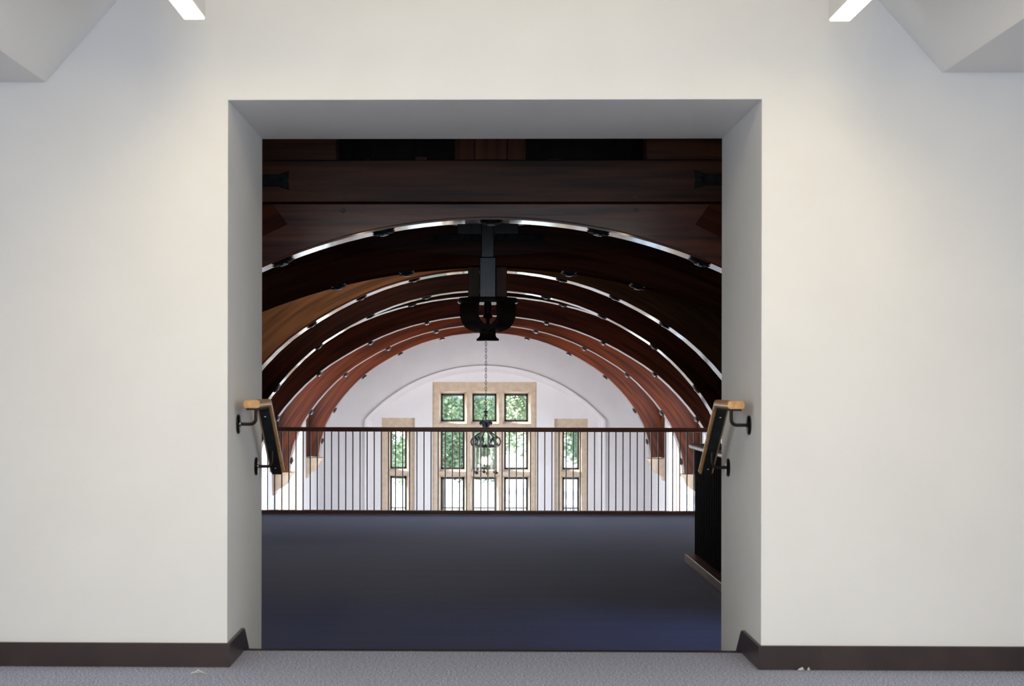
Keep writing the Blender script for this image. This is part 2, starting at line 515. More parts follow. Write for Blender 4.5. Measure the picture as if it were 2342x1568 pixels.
def handrail(side, label):
    j = JL if side < 0 else JR
    cx = j - side * .072
    t = thing('handrail', label, 'handrail', (j, YW + .2, H - .3), 'stair handrails')
    off = Vector(t.location)
    zt = H - .071
    y0, y1, y2 = 5.725, 6.06, 6.475
    path = [(y0 - off.y, zt - .014 - off.z), (y1 - off.y, zt - .014 - off.z), (y2 - off.y, zt - .014 - (y2 - y1) * .715 - off.z)]
    w, h = .064, .032
    sec = [(x + cx - off.x, u) for x, u in rounded_section(w, h, .013)]
    sweep(sec, path).build('rail', M['oak'], t, smooth=True)
    sec2 = [(x + cx - off.x, u - h / 2 - .003) for x, u in rounded_section(.042, .008, .001, 1)]
    sweep(sec2, path).build('underplate', M['iron'], t)
    for yy, zz in ((5.6 * 1.0425, H - .165), (5.6 * 1.128, H - .357)):
        br = MB().lathe([(.0385, 0), (.0385, .005), (.034, .0085), (.014, .010)], (0, 0, 0), 28, 'X')
        if side > 0: br.v = [(-a, b, c) for a, b, c in br.v]
        o = br.build('bracket_flange', M['bronze'], t, smooth=True)
        o.location = (0, yy - off.y, zz - off.z)
        # arm: out from the wall, bent up to the underplate
        zu = zt - .03 - max(0, yy - y1) * .715 - .008
        s = -side
        pts = [(0, 0, 0), (s * .05, 0, 0)]
        for k in range(1, 6):
            a = math.pi / 2 * k / 5
            pts.append((s * (.05 + .022 * math.sin(a)), 0, .022 * (1 - math.cos(a))))
        pts.append((s * .072, 0, zu - zz + .004))
        MB().tube(pts, .0068, 12).build('bracket_arm', M['bronze'], o, smooth=True)
        MB().lathe([(.0085, 0), (.0085, .004), (.004, .006)], (s * .009, 0, 0), 10, 'X').build('bolt', M['steel'], o)
    for yy in (6.09, 6.41):
        MB().lathe([(.005, 0), (.005, .002)], (0, 0, 0), 8).build('screw', M['steel'], t).location = (cx - off.x, yy - off.y, zt - .05 - (yy - y1) * .715 - off.z)
    return t


handrail(-1, 'oak handrail with dark underplate sloping down on the left jamb')
handrail(1, 'oak handrail with dark underplate sloping down on the right jamb')


# scraps on the carpet
def scrap(px, py, pieces, label):
    # ray to the floor
    v = R @ Vector(((px - PX) / F, -(py - PY) / F, -1))
    k = -H / v.z
    c = Vector((v.x * k, v.y * k, 0))
    mb = MB()
    for pts, r in pieces:
        mb.tube([(c.x + a, c.y + b, d + r) for a, b, d in pts], [r, r * 1.15, r * .5], 5)
    o = mb.build('paper_scrap', M['scrap'], off=c)
    o.location = c
    tag(o, label, 'litter', 'scraps on the front carpet')


scrap(454, 1540, [([(-.027, -.01, 0), (-.012, .0, .004), (.0, .012, .014)], .0022), ([(-.004, .008, .01), (.01, .0, .005), (.028, -.006, 0)], .002), ([(-.02, .004, 0), (.0, .004, .003), (.015, .01, 0)], .0016)],
      'small crumpled pale scrap on the grey carpet, left of the opening')
scrap(1833, 1534, [([(-.012, 0, 0), (-.003, .004, .006), (.006, 0, .002)], .003), ([(-.004, -.004, 0), (.003, 0, .008), (.01, .004, 0)], .0035)],
      'larger pale scrap against the right brown baseboard')
scrap(1850, 1534, [([(-.004, 0, 0), (0, .002, .008), (.004, 0, .002)], .0035), ([(-.002, .003, 0), (.001, 0, .004), (.003, -.003, 0)], .002)],
      'tiny white scrap at the right end of the scraps by the right baseboard')

# ------------------------------------------------------------------ hall shell
XC = .2
HW = 3.65
XL, XR = XC - HW, XC + HW
YF = 33.0
ZG = -5.2
YR = 18.74                                   # balcony edge rail
EAVE, RIDGE = H + 1.75, H + 4.9
struct('floor', MB().box(XL, XR, YB - .6, YR + .25, ZL - .35, ZL), M['carpet_dark'])
struct('floor', MB().box(XL - .3, XR + .3, YB - .6, YF + .5, ZG - .2, ZG), M['carpet_dark'])
wz0, wz1 = H - 3.2, H + 1.5
for nm, xa, xb in (('wall_left', XL - .35, XL), ('wall_right', XR, XR + .35)):
    sw = MB().plate([YB, YF + .5], [ZG, EAVE + .1], [(y0, y1, -2.3, 2.3) for y0, y1 in SIDE_WINDOWS], xa, xb)
    sw.v = [(b, a, c) for a, b, c in sw.v]
    sw.f = [f[::-1] for f in sw.f]
    struct(nm, sw, M['plaster'])
    sz = MB()
    for y0, y1 in SIDE_WINDOWS:
        for q in (0, .5, 1):
            yy = y0 + (y1 - y0) * q
            sz.box((xa + xb) / 2 - .03, (xa + xb) / 2 + .03, yy - .06, yy + .06, -2.3, 2.3)
        sz.box((xa + xb) / 2 - .03, (xa + xb) / 2 + .03, y0, y1, -.06, .06)
    struct('trim_4', sz, M['stone'])
for s in (-1, 1):
    a = XC + s * (HW + .36)
    r = MB().prism([(a, EAVE - .26), (XC, RIDGE), (XC, RIDGE + .15), (a, EAVE - .1)], YB, YF + .5)
    struct('ceiling', r, M['wood_dark'])
struct('ceiling', MB().box(XC - 1.6, XC + 1.6, 14.0, 22.5, H + 1.85, H + 1.93), M['plaster'])
struct('wall_near', MB().box(XL - .3, -3.3, YB - .3, YB, ZG, 7).box(3.5, XR + .3, YB - .3, YB, ZG, 7).box(XL - .3, XR + .3, YB - .3, YB - .02, ZG, -.95), M['wall'])

# far wall with a shallow arched recess
rx0, rx1 = X(836, YF), X(1383, YF)
zsp = Z(960, YF)
zap = Z(836.5, YF)
rc = (rx0 + rx1) / 2
rh = (rx1 - rx0) / 2
zrb = Z(1300, YF)
RR = (rh * rh + (zap - zsp) ** 2) / (2 * (zap - zsp))
def arch_z(x, h=rh, rr=RR, top=zap): return top - rr + math.sqrt(max(rr * rr - (x - rc) ** 2, 0))
NA = 40
axs = [rc - rh * math.cos(math.pi * k / NA) for k in range(NA + 1)]
fw = MB()
top = RIDGE + .3
fw.band([(x, arch_z(x)) for x in axs], [(x, top) for x in axs], YF, YF + .1)
fw.box(XL, rx0, YF, YF + .1, ZG, top).box(rx1, XR, YF, YF + .1, ZG, top).box(rx0, rx1, YF, YF + .1, ZG, zrb)
struct('wall_far', fw, M['plaster'])
# splayed reveal and moulding round the recess
insp = .13
path_o = [(rx0, zrb)] + [(x, arch_z(x)) for x in axs] + [(rx1, zrb)]
def inset(p, d):
    out = []
    for i in range(len(p)):
        a, b = p[max(i - 1, 0)], p[min(i + 1, len(p) - 1)]
        c = Vector(p[i])
        ta = (c - Vector(a)).normalized() if i else (Vector(b) - c).normalized()
        tb = (Vector(b) - c).normalized() if i < len(p) - 1 else ta
        t = (ta + tb).normalized()
        k = d / max(t.dot(ta), .5)
        out.append((p[i][0] + t.y * k, p[i][1] - t.x * k))
    return out
path_i = inset(path_o, insp)
n = len(path_o)
rv = MB()
rv.add([(x, YF, z) for x, z in path_o] + [(x, YF + .26, z) for x, z in path_i], [(i, i + 1, n + i + 1, n + i) for i in range(n - 1)])
struct('trim_2', rv, M['plaster'], smooth=True)
mo = MB()
p0, p1 = inset(path_o, -.012), inset(path_o, .05)
mo.band(p1, p0, YF - .06, YF + .03)
struct('trim_3', mo, M['moulding'], bevel=.012, seg=3)

# windows: outer stone rectangle, list of (splay rectangle, casement rectangle)
WIN = {
    'window_1': ((989, 1227.5, 873, 1240), [((x0, x1, y0, y1), (a0, a1, b0, b1))
                 for (x0, x1, a0, a1) in ((1002, 1071, 1009, 1062), (1074, 1144, 1081, 1135), (1147, 1217.5, 1154, 1207))
                 for (y0, y1, b0, b1) in ((892, 971, 900, 963), (976, 1081, 983, 1072), (1085, 1225, 1091, 1214))]),
    'window_2': ((873, 949, 955.5, 1240), [((885, 937, y0, y1), (893.5, 930, b0, b1)) for (y0, y1, b0, b1) in ((974, 1080, 982, 1071), (1084, 1225, 1089, 1214))]),
    'window_3': ((1268, 1344.5, 956.5, 1240), [((1279, 1333, y0, y1), (1287, 1324, b0, b1)) for (y0, y1, b0, b1) in ((975, 1081, 983, 1072), (1085, 1225, 1091, 1214))]),
}
YI = YF + .26
holes = []
for (x0, x1, y0, y1), _ in WIN.values():
    holes.append((X(x0, YI), X(x1, YI), Z(y1, YI), Z(y0, YI)))
struct('wall_far_recess', MB().plate([rx0 - .2, rx1 + .2], [zrb - .3, zap + .3], holes, YI, YI + .3), M['plaster'])
for k, (name, ((x0, x1, y0, y1), lights)) in enumerate(WIN.items()):
    hx = holes[k]
    ys = YI + .07
    root = bpy.data.objects.new(name, None)
    COL.objects.link(root)
    root.location = ((hx[0] + hx[1]) / 2, ys, hx[2])
    root['kind'] = 'structure'
    o3 = tuple(root.location)
    hs = [(X(a[0], ys), X(a[1], ys), Z(a[3], ys), Z(a[2], ys)) for a, b in lights]
    MB().plate([hx[0], hx[1]], [hx[2], hx[3]], hs, ys, ys + .02).build('stone_surround', M['stone'], root, off=o3)
    yc = ys + .2
    for a, b in lights:
        s0 = (X(a[0], ys), X(a[1], ys), Z(a[3], ys), Z(a[2], ys))
        s1 = (X(b[0], yc), X(b[1], yc), Z(b[3], yc), Z(b[2], yc))
        sp = MB()
        steps = [(0, ys), (.35, ys + .012), (.5, ys + .07), (1, yc)]    # moulded splay
        rings = []
        for u, yy in steps:
            q = [s0[i] + (s1[i] - s0[i]) * u for i in range(4)]
            rings += [(q[0], yy, q[2]), (q[1], yy, q[2]), (q[1], yy, q[3]), (q[0], yy, q[3])]
        fs = []
        for i in range(len(steps) - 1):
            fs += [(4 * i + c, 4 * i + (c + 1) % 4, 4 * i + 4 + (c + 1) % 4, 4 * i + 4 + c) for c in range(4)]
        sp.add(rings, [f[::-1] for f in fs])
        sp.build('stone_reveal', M['stone'], root, off=o3)
        w = .036
        c = MB()
        c.box(s1[0], s1[1], yc - .01, yc + .04, s1[3] - .045, s1[3]).box(s1[0], s1[1], yc - .01, yc + .04, s1[2], s1[2] + w)
        c.box(s1[0], s1[0] + w, yc - .01, yc + .04, s1[2], s1[3]).box(s1[1] - w, s1[1], yc - .01, yc + .04, s1[2], s1[3])
        if a[2] > 1080:
            zb = Z(1161, yc)
            c.box(s1[0], s1[1], yc - .005, yc + .03, zb - .012, zb + .012)
            zb = Z(1166, yc)
            for q in (.25, .5, .75):
                xx = s1[0] + (s1[1] - s1[0]) * q
                c.box(xx - .008, xx + .008, yc, yc + .02, s1[2], Z(1161, yc))
        cs = c.build('casement', M['casement'], root, off=o3)
        MB().box(s1[0] + w - .01, s1[1] - w + .01, yc + .012, yc + .016, s1[2] + w - .01, s1[3] - .035).build('pane', M['glass'], cs, off=o3)
        if name == 'window_1' and b[2] < 950:
            xm = (s1[0] + s1[1]) / 2
            hmb = MB().tube([(xm - .03, yc - .015, s1[2] + .03), (xm - .03, yc - .05, s1[2] + .03), (xm - .02, yc - .05, s1[2] + .1)], .01, 6)
            hmb.build('handle', M['iron'], cs, off=o3)
        if name == 'window_1' and a[2] > 1080 and b[0] != 1081:
            d = 1 if b[0] < 1081 else -1
            xe = s1[1] - w if d > 0 else s1[0] + w
            za = Z(1143, yc)
            st = MB().tube([(xe, yc - .01, za), (xe - d * .06, yc - .02, za - .02), (xe - d * .14, yc - .03, za - .11)], .008, 6)
            st.build('window_stay', M['iron'], cs, off=o3)

# ------------------------------------------------------------------ trusses
PROF = [(0, 0), (.056, .0016), (.111, .0062), (.166, .0139), (.221, .0250), (.275, .0386), (.33, .0560), (.382, .0765), (.432, .0995), (.482, .1255), (.53, .1535),
        (.58, .1850), (.625, .2180), (.667, .2550), (.707, .2960), (.745, .3400), (.779, .3850), (.808, .4310), (.832, .4800), (.851, .5330), (.864, .5870), (.871, .64), (.874, .70)]


def prof_at(u):
    """sag and slope of the intrados at |x| / R = u"""
    for (a, b), (c, d) in zip(PROF, PROF[1:]):
        if a <= u <= c:
            return b + (d - b) * (u - a) / (c - a), math.atan2(d - b, c - a)
    return PROF[-1][1], math.pi / 2


_plate = {}


def bracket_meshes(t):
    k = round(t, 2)
    if k not in _plate:
        a, b = .065, .03
        p = MB()
        p.prism([(-a, 0), (-b, -.022), (b, -.022), (a, 0)], .02, t - .02)
        p.lathe([(.068, -.024), (.075, -.03), (.06, -.046), (.03, -.05)], (0, .02 + .07, 0), 16)
        m1 = p.build('soffit_bracket', M['iron'])
        q = MB().lathe([(.026, -.05), (.03, -.052), (.028, -.062), (.012, -.066)], (0, .09, 0), 12)
        m2 = q.build('bolt_cap', M['steel'], m1)
        me1, me2 = m1.data, m2.data
        bpy.data.objects.remove(m2); bpy.data.objects.remove(m1)
        _plate[k] = (me1, me2)
    return _plate[k]


def put_brackets(root, Rw, zc, t, us, both=True, scale=1.0, drop=.6):
    me1, me2 = bracket_meshes(t)
    for u in us:
        sag, ang = prof_at(u)
        for s in ((1, -1) if u and both else (1,)):
            o = bpy.data.objects.new('soffit_bracket', me1)
            COL.objects.link(o)
            o.parent = root
            o.location = (s * u * Rw, 0, Rw - sag * Rw - .001)
            o.rotation_euler = (0, s * ang, 0)
            o.scale = (scale, 1, scale * drop)
            c = bpy.data.objects.new('bolt_cap', me2)
            COL.objects.link(c)
            c.parent = o


def truss_root(name, cx, apex, Rpx, Y, label):
    a = at(cx, apex, Y)
    Rw = Rpx * Y / F
    return thing(name, label, 'roof truss', (a.x, Y, a.z - Rw), 'timber roof trusses'), Rw, a


def generic_truss(cx, apex, Rpx, Y, label, us, w=.36, t=.3, top=.36, end=.655, wood='wood_arc'):
    """arched ribs, spandrels behind them; local origin at the arc centre"""
    root, Rw, a = truss_root('roof_truss', cx, apex, Rpx, Y, label)
    us_ = []
    for (p, q), (p2, q2) in zip(PROF, PROF[1:]):
        us_ += [(p + (p2 - p) * k / 3, q + (q2 - q) * k / 3) for k in range(3)]
    us_ = [p for p in us_ if p[1] <= end] + [(.8715, end)]
    for s in (-1, 1):
        wall = (XR - a.x) if s > 0 else (a.x - XL)
        inn = [(u * Rw, Rw - v * Rw) for u, v in us_]
        out = []
        for i in range(len(inn)):
            p, q = inn[max(i - 1, 0)], inn[min(i + 1, len(inn) - 1)]
            d = Vector((q[0] - p[0], q[1] - p[1])).normalized()
            n = Vector((-d.y, d.x)) if d.x > 0 or True else None
            out.append((min(inn[i][0] + n.x * w, wall - .05), inn[i][1] + n.y * w))
        out[0] = (0, inn[0][1] + w)
        # keep the outer line below the top
        out = [(x, min(z, Rw + top)) for x, z in out]
        rib = MB().band([(s * x, z) for x, z in inn], [(s * x, z) for x, z in out], 0, t)
        if s < 0: rib.f = [f[::-1] for f in rib.f]
        rib.build('arch_rib', M[wood], root, bevel=.006, seg=1)
        lo = [(x, z) for x, z in inn]
        hi = [(x * (1 - .012 / Rw), z - .012 if i < 3 else z - .012 * max(0, 1 - x / Rw)) for i, (x, z) in enumerate(inn)]
        so = MB().band([(s * x, z) for x, z in hi], [(s * x, z) for x, z in lo], .006, t - .006)
        if s < 0: so.f = [f[::-1] for f in so.f]
        so.build('soffit_board', M['soffit'], root, smooth=True)
        # spandrel between the rib's back and the wall
        g = -.02
        a0 = [(x + g, z + g) for x, z in out if x < wall - .06]
        a0 = [p for p in a0 if p[1] < Rw + top - .02]
        if len(a0) > 2:
            zbot = Rw - end * Rw
            b0 = [(x, Rw + top) for x, z in a0]
            sp = MB().band([(s * x, z) for x, z in a0], [(s * x, z) for x, z in b0], .014, t - .014)
            if s < 0: sp.f = [f[::-1] for f in sp.f]
            sp.build('spandrel', M[wood], root)
        xl_ = max(p[0] for p in out) + g
        po = MB().box(s * min(xl_, wall - .04), s * wall, .008, t - .008, Rw - end * Rw, Rw + top)
        po.build('wall_post', M['wood_vertical'], root)
    put_brackets(root, Rw, 0, t, us, scale=.75 if Y < 24 else .9, drop=.6 if Y < 20 else 1.0)
    return root, Rw, a


# nearest truss: straight tie beam over a flat arched brace
Y1 = 8.0
t1, R1, a1 = truss_root('roof_truss', 1123, 497, 1300, Y1, 'nearest roof truss, straight tie beam over a shallow arched brace with iron straps')
def L1(x, y):
    p = at(x, y, Y1)
    return p.x - a1.x, p.z - (a1.z - R1)
D1 = .2
xw0, xw1 = XL - a1.x, XR - a1.x
zt0, zt1 = L1(1120, 463.5)[1], L1(1120, 366)[1]
MB().box(xw0, xw1, -.004, D1, zt0 + .004, zt1).build('tie_beam', M['wood_straight'], t1, bevel=.006)
cols = [xw0 + (xw1 - xw0) * k / 90 for k in range(91)]
cols = [c for c in cols if abs(c) < R1 * .8]
br = MB().band([(c, math.sqrt(R1 * R1 - c * c)) for c in cols], [(c, zt0 - .003) for c in cols], 0, D1)
br.build('arch_brace', M['wood_brace'], t1, bevel=.006)
MB().band([(c, math.sqrt(R1 * R1 - c * c) - .01) for c in cols], [(c, math.sqrt(R1 * R1 - c * c)) for c in cols], .004, D1 - .004).build('soffit_board', M['soffit'], t1, smooth=True)
for s in (-1, 1):
    if s < 0: pl = [L1(625, 468), L1(657, 513), L1(606, 537), L1(520, 580), L1(470, 468)]
    else: pl = [L1(1622, 468), L1(1590, 513), L1(1649, 543), L1(1730, 583), L1(1780, 468)]
    MB().prism(pl, -.014, .0).build('haunch_block', M['wood_arc'], t1, bevel=.002, seg=1)
for px, py in ((1453, 451), (1455, 480), (785, 481), (791, 448)):
    x, z = L1(px, py)
    MB().lathe([(.013, -.006), (.012, -.009)], (x, 0, z), 10, 'Y').build('peg', M['wood_dark'], t1)
def strap(root, L, x_end, x_far, yt, yb, s, y0, m=M['iron']):
    """iron strap with a fish-tail end pointing to the middle; s = +1 when the end points right"""
    zt, zb = L(x_end, yt)[1], L(x_end, yb)[1]
    xe, xf = L(x_end, yt)[0], L(x_far, yt)[0]
    hgt = zt - zb
    zm = (zt + zb) / 2
    k = hgt * .62
    tail = [(xe, zt + hgt * .34), (xe - s * k * .35, zt + hgt * .2), (xe - s * k * .9, zt + hgt * .14), (xe - s * k * 1.45, zt - hgt * .02), (xe - s * k * 1.7, zt),
            (xf, zt), (xf, zb), (xe - s * k * 1.7, zb), (xe - s * k * 1.45, zb + hgt * .02), (xe - s * k * .9, zb - hgt * .14), (xe - s * k * .35, zb - hgt * .2), (xe, zb - hgt * .34), (xe - s * k * .12, zm - hgt * .1), (xe - s * k * .3, zm), (xe - s * k * .12, zm + hgt * .1)]
    o = MB().prism(tail, y0 - .012, y0).build('iron_strap', m, root, bevel=.002, seg=1)
    MB().lathe([(.014, y0 - .012), (.013, y0 - .02), (.006, y0 - .024)], (xe - s * k * .95, 0, zm), 12, 'Y').build('bolt', m, o)
strap(t1, L1, 662, 470, 400, 427, 1, -.004)
strap(t1, L1, 1587, 1780, 398, 424, -1, -.004)
# king post and struts standing on the tie beam
ztop = L1(1120, 120)[1]
for xa, xb, dy in ((1085.5, 1159.5, -.02), (1040, 1084.5, 0), (1160.5, 1203, 0)):
    MB().box(L1(xa, 340)[0], L1(xb, 340)[0], dy + .01, D1 - .02, zt1 + .003, ztop).build('king_post', M['wood_vertical'], t1, bevel=.003)
for xa, xb in ((470, 768), (1480, 1780)):
    MB().box(L1(xa, 340)[0], L1(xb, 340)[0], .02, D1 - .02, zt1 + .004, ztop).build('strut', M['wood_straight'], t1, bevel=.003)
for xa, xb, yy in ((949, 975, 355), (1256, 1282, 359.5), (832, 842, 360)):
    MB().box(L1(xa, 340)[0], L1(xb, 340)[0], .06, .14, zt1, L1(xa, yy)[1]).build('cleat', M['wood_straight'], t1)
put_brackets(t1, R1, 0, D1, (0, .1915, .3715), scale=.85)
for o in list(t1.children):        # the profile is a plain circle here
    if o.name.startswith('soffit_bracket'):
        x = o.location.x
        o.location.z = math.sqrt(R1 * R1 - x * x) - .001
        o.rotation_euler = (0, math.asin(x / R1), 0)

# second truss: sloping arms over a shallow arch, king post with a carved pendant
Y2 = 10.5
t2, R2, a2 = truss_root('roof_truss', 1116, 607, 1410, Y2, 'second roof truss, dark sloping arms and a king post ending in a carved pendant')
def L2(x, y):
    p = at(x, y, Y2)
    return p.x - a2.x, p.z - (a2.z - R2)
D2 = .26
hw = min(XR - a2.x, a2.x - XL)
z_seam0, z_top0 = L2(1116, 584)[1], L2(1116, 524)[1]
NC = 40
for s in (-1, 1):
    cs = [hw * k / NC for k in range(NC + 1)]
    rib = MB().band([(s * c, math.sqrt(R2 * R2 - c * c)) for c in cs], [(s * c, max(z_seam0 + .066 * c - .006, math.sqrt(R2 * R2 - c * c) + .02)) for c in cs], 0, D2)
    arm = MB().band([(s * c, z_seam0 + .066 * c - .03) for c in cs], [(s * c, z_top0 + .125 * c) for c in cs], .012, D2 - .012)
    if s < 0:
        rib.f = [f[::-1] for f in rib.f]; arm.f = [f[::-1] for f in arm.f]
    rib.build('arch_rib', M['wood_matt'], t2, bevel=.005, seg=1)
    arm.build('sloping_arm', M['wood_arc'], t2, bevel=.005, seg=1)
strap(t2, L2, 986, 1097, 536, 551, -1, .004)
strap(t2, L2, 1246, 1135, 536, 551, 1, .004)
MB().box(L2(1046, 510)[0], L2(1186, 510)[0], -.012, D2, L2(1116, 536)[1], L2(1116, 502)[1]).build('king_block', M['wood_dark'], t2, bevel=.004)
zc0 = z_top0 + .42
MB().box(-hw, hw, .05, D2 - .05, zc0, zc0 + 1.6).build('collar_board', M['wood_dark'], t2)
# king post: front plank and two flanking planks
MB().box(L2(1097.5, 640)[0], L2(1133.5, 640)[0], -.06, .30, L2(1116, 684)[1], L2(1116, 590)[1]).build('king_post', M['wood_grey'], t2, bevel=.004)
MB().box(L2(1101, 540)[0], L2(1129.5, 540)[0], -.045, .30, L2(1116, 590)[1] + .002, zc0 + .4).build('king_post', M['wood_dark'], t2, bevel=.004)
for xa, xb in ((1070.5, 1097), (1134, 1160)):
    MB().box(L2(xa, 640)[0], L2(xb, 640)[0], .04, .22, L2(1116, 682)[1], L2(1116, 609)[1]).build('flank_plank', M['wood_vertical'], t2, bevel=.004)
# pendant: four curved ribs on the diagonals, a square neck turned on edge, a flared foot
pc = L2(1116, 680)[0]
zt_, zn, zf = L2(1116, 682)[1], L2(1116, 757)[1], L2(1116, 778)[1]
ph = zt_ - zn
yc2 = .13
slab = MB()
hh = .19
slab.lathe([(hh * 1.1, zt_ - .03), (hh * 1.14, zt_ - .02), (hh * 1.1, zt_ + .008), (hh * .8, zt_ + .014)], (pc, yc2, 0), 24)
slab.build('pendant_collar', M['wood_dark'], t2, bevel=.003)
for k in range(4):
    ang = math.radians(45 + 90 * k)
    ca, sa = math.cos(ang), math.sin(ang)
    ctrl = [(.183, 0), (.198, -.035), (.205, -.08), (.2, -.125), (.182, -.165), (.15, -.197), (.105, -.218), (.05, -.232)]
    fine = []
    for q in range(len(ctrl) - 1):
        p0_, p1_, p2_, p3_ = ctrl[max(q - 1, 0)], ctrl[q], ctrl[q + 1], ctrl[min(q + 2, len(ctrl) - 1)]
        for e_ in range(4):
            w_ = e_ / 4
            fine.append(tuple(.5 * (2 * p1_[c] + (p2_[c] - p0_[c]) * w_ + (2 * p0_[c] - 5 * p1_[c] + 4 * p2_[c] - p3_[c]) * w_ ** 2 + (3 * p1_[c] - p0_[c] - 3 * p2_[c] + p3_[c]) * w_ ** 3) for c in (0, 1)))
    fine.append(ctrl[-1])
    out = [(r_, zt_ + z_) for r_, z_ in fine]
    inn = []
    for i in range(len(out)):
        d_ = Vector((out[min(i + 1, len(out) - 1)][0] - out[max(i - 1, 0)][0], out[min(i + 1, len(out) - 1)][1] - out[max(i - 1, 0)][1])).normalized()
        inn.append((max(out[i][0] + d_.y * .034, .02), out[i][1] - d_.x * .04))
    mb = MB().band(inn, out, -.076, .076)
    mb.v = [(pc + r * ca - u * sa, yc2 + r * sa + u * ca, z) for r, u, z in mb.v]
    mb.build('pendant_rib', M['wood_dark'], t2, smooth=True)
def sq(hw_, z):
    return [(pc + hw_ * math.cos(math.radians(90 * k)), yc2 + hw_ * math.sin(math.radians(90 * k)), z) for k in range(4)]
levels = [(.03, zn + .05), (.058, zn + .03), (.062, zn + .0), (.056, zn - .012), (.057, zn - .028), (.064, zn - .04), (.077, zn - .049), (.079, zn - .0495), (.079, zf), (.04, zf)]
fm = MB()
vs = []
for h_, z_ in levels: vs += sq(h_, z_)
fm.add(vs, [(4 * i + c, 4 * i + (c + 1) % 4, 4 * i + 4 + (c + 1) % 4, 4 * i + 4 + c) for i in range(len(levels) - 1) for c in range(4)] + [(3, 2, 1, 0), tuple(4 * (len(levels) - 1) + c for c in range(4))])
fm.f = [f[::-1] for f in fm.f]
fm.build('pendant_foot', M['wood_dark'], t2)
MB().lathe([(.012, zn + .02), (.012, zn + .09), (.03, zn + .1), (.034, zn + .112), (.02, zn + .13), (.026, zn + .2), (.012, zn + .23)], (pc, yc2, 0), 12).build('pendant_finial', M['iron'], t2, smooth=True)
put_brackets(t2, R2, 0, D2, (.133, .245), scale=.8)
for o in list(t2.children):
    if o.name.startswith('soffit_bracket'):
        x = o.location.x
        o.location.z = math.sqrt(R2 * R2 - x * x) - .001
        o.rotation_euler = (0, math.asin(x / R2), 0)

generic_truss(1116, 615, 730, 13.4, 'third roof truss, warm brown arch just behind the carved pendant', (.233, .40, .557), t=.3, top=.34, wood='wood_brown')
generic_truss(1112, 661, 640, 15.8, 'fourth roof truss, near black arch above the balcony railing', (.215, .417, .603, .755), t=.26)
generic_truss(1115, 674, 752, 17.9, 'fifth roof truss, dark arch nearly over the balcony railing', (.231, .45, .62), t=.28)
generic_truss(1113.3, 719, 624, 21.3, 'sixth roof truss, dark brown arch beyond the balcony railing', (.221, .43, .62, .775), t=.3)
generic_truss(1112, 741, 520, 25.4, 'seventh roof truss, red brown arch, second from the window wall', (.221, .435, .625, .779, .866), t=.3)
generic_truss(1108.4, 759.5, 436, 30.4, 'farthest roof truss, red brown arch framing the white window wall', (.225, .446, .638, .793, .86), t=.3)


# corbels under the two farthest trusses
def corbel(side, Y, ytop, ybot, w, label):
    z1, z0 = Z(ytop, Y), Z(ybot, Y)
    wall = XL if side < 0 else XR
    h = z1 - z0
    prof = [(0, 0), (.03, 0), (.035, h * .16), (w * .45, h * .3), (w * .75, h * .47), (w * .9, h * .68), (w * .95, h * .82), (w * 1.08, h * .87), (w * 1.12, h * .94), (w * 1.12, h)]
    mb = MB()
    n = len(prof)
    mb.band([(-side * 0, z) for r, z in prof], [(-side * r, z) for r, z in prof], -.02, .32)
    if side < 0: mb.f = [f[::-1] for f in mb.f]
    o = mb.build('stone_corbel', M['stone'], bevel=.006, seg=1)
    o.location = (wall, Y, z0)
    tag(o, label, 'corbel', 'stone corbels under the arches')


corbel(-1, 30.4, 1047.5, 1094, .3, 'beige stone corbel under the left foot of the farthest arch')
corbel(1, 30.4, 1047.5, 1098, .3, 'beige stone corbel under the right foot of the farthest arch')
corbel(-1, 25.4, 1081, 1134, .3, 'beige stone corbel under the left foot of the second farthest arch')
corbel(1, 25.4, 1083, 1136, .3, 'beige stone corbel under the right foot of the second farthest arch')

# ------------------------------------------------------------------ railings
def cyl(n=8, r=.0075, h=1.0):
    return MB().lathe([(r, 0), (r, h)], (0, 0, 0), n)


rail = thing('balcony_railing', 'long brown topped railing with thin dark balusters across the balcony edge', 'railing', (XC, YR, ZL))
zr1, zr0 = Z(977, YR) , Z(1167, YR)
rw = .03
tr = MB().box(XL - XC + .01, 1.0 * (XR - XC) - .01, -rw, rw, zr1 - .055 - ZL, zr1 - ZL)
tr.build('top_rail', M['rail_wood'], rail, bevel=.014, seg=3)
MB().box(XL - XC + .01, XR - XC - .01, -.05, .05, .006, zr0 - ZL).build('bottom_curb', M['rail_wood'], rail, bevel=.006)
bm_ = cyl(8, .0078, zr1 - .05 - zr0)
bal = bm_.build('baluster', M['baluster'], rail, smooth=True)
bal_me = bal.data
bpy.data.objects.remove(bal)
for k in range(-4, 69):
    x = X(612.5 + 16.25 * k if k > 0 else 612.5 + 16.18 * k, YR)
    if XL + .05 < x < XR - .05:
        o = bpy.data.objects.new('baluster', bal_me)
        COL.objects.link(o)
        o.parent = rail
        o.location = (x - XC, 0, zr0 - ZL - .003)

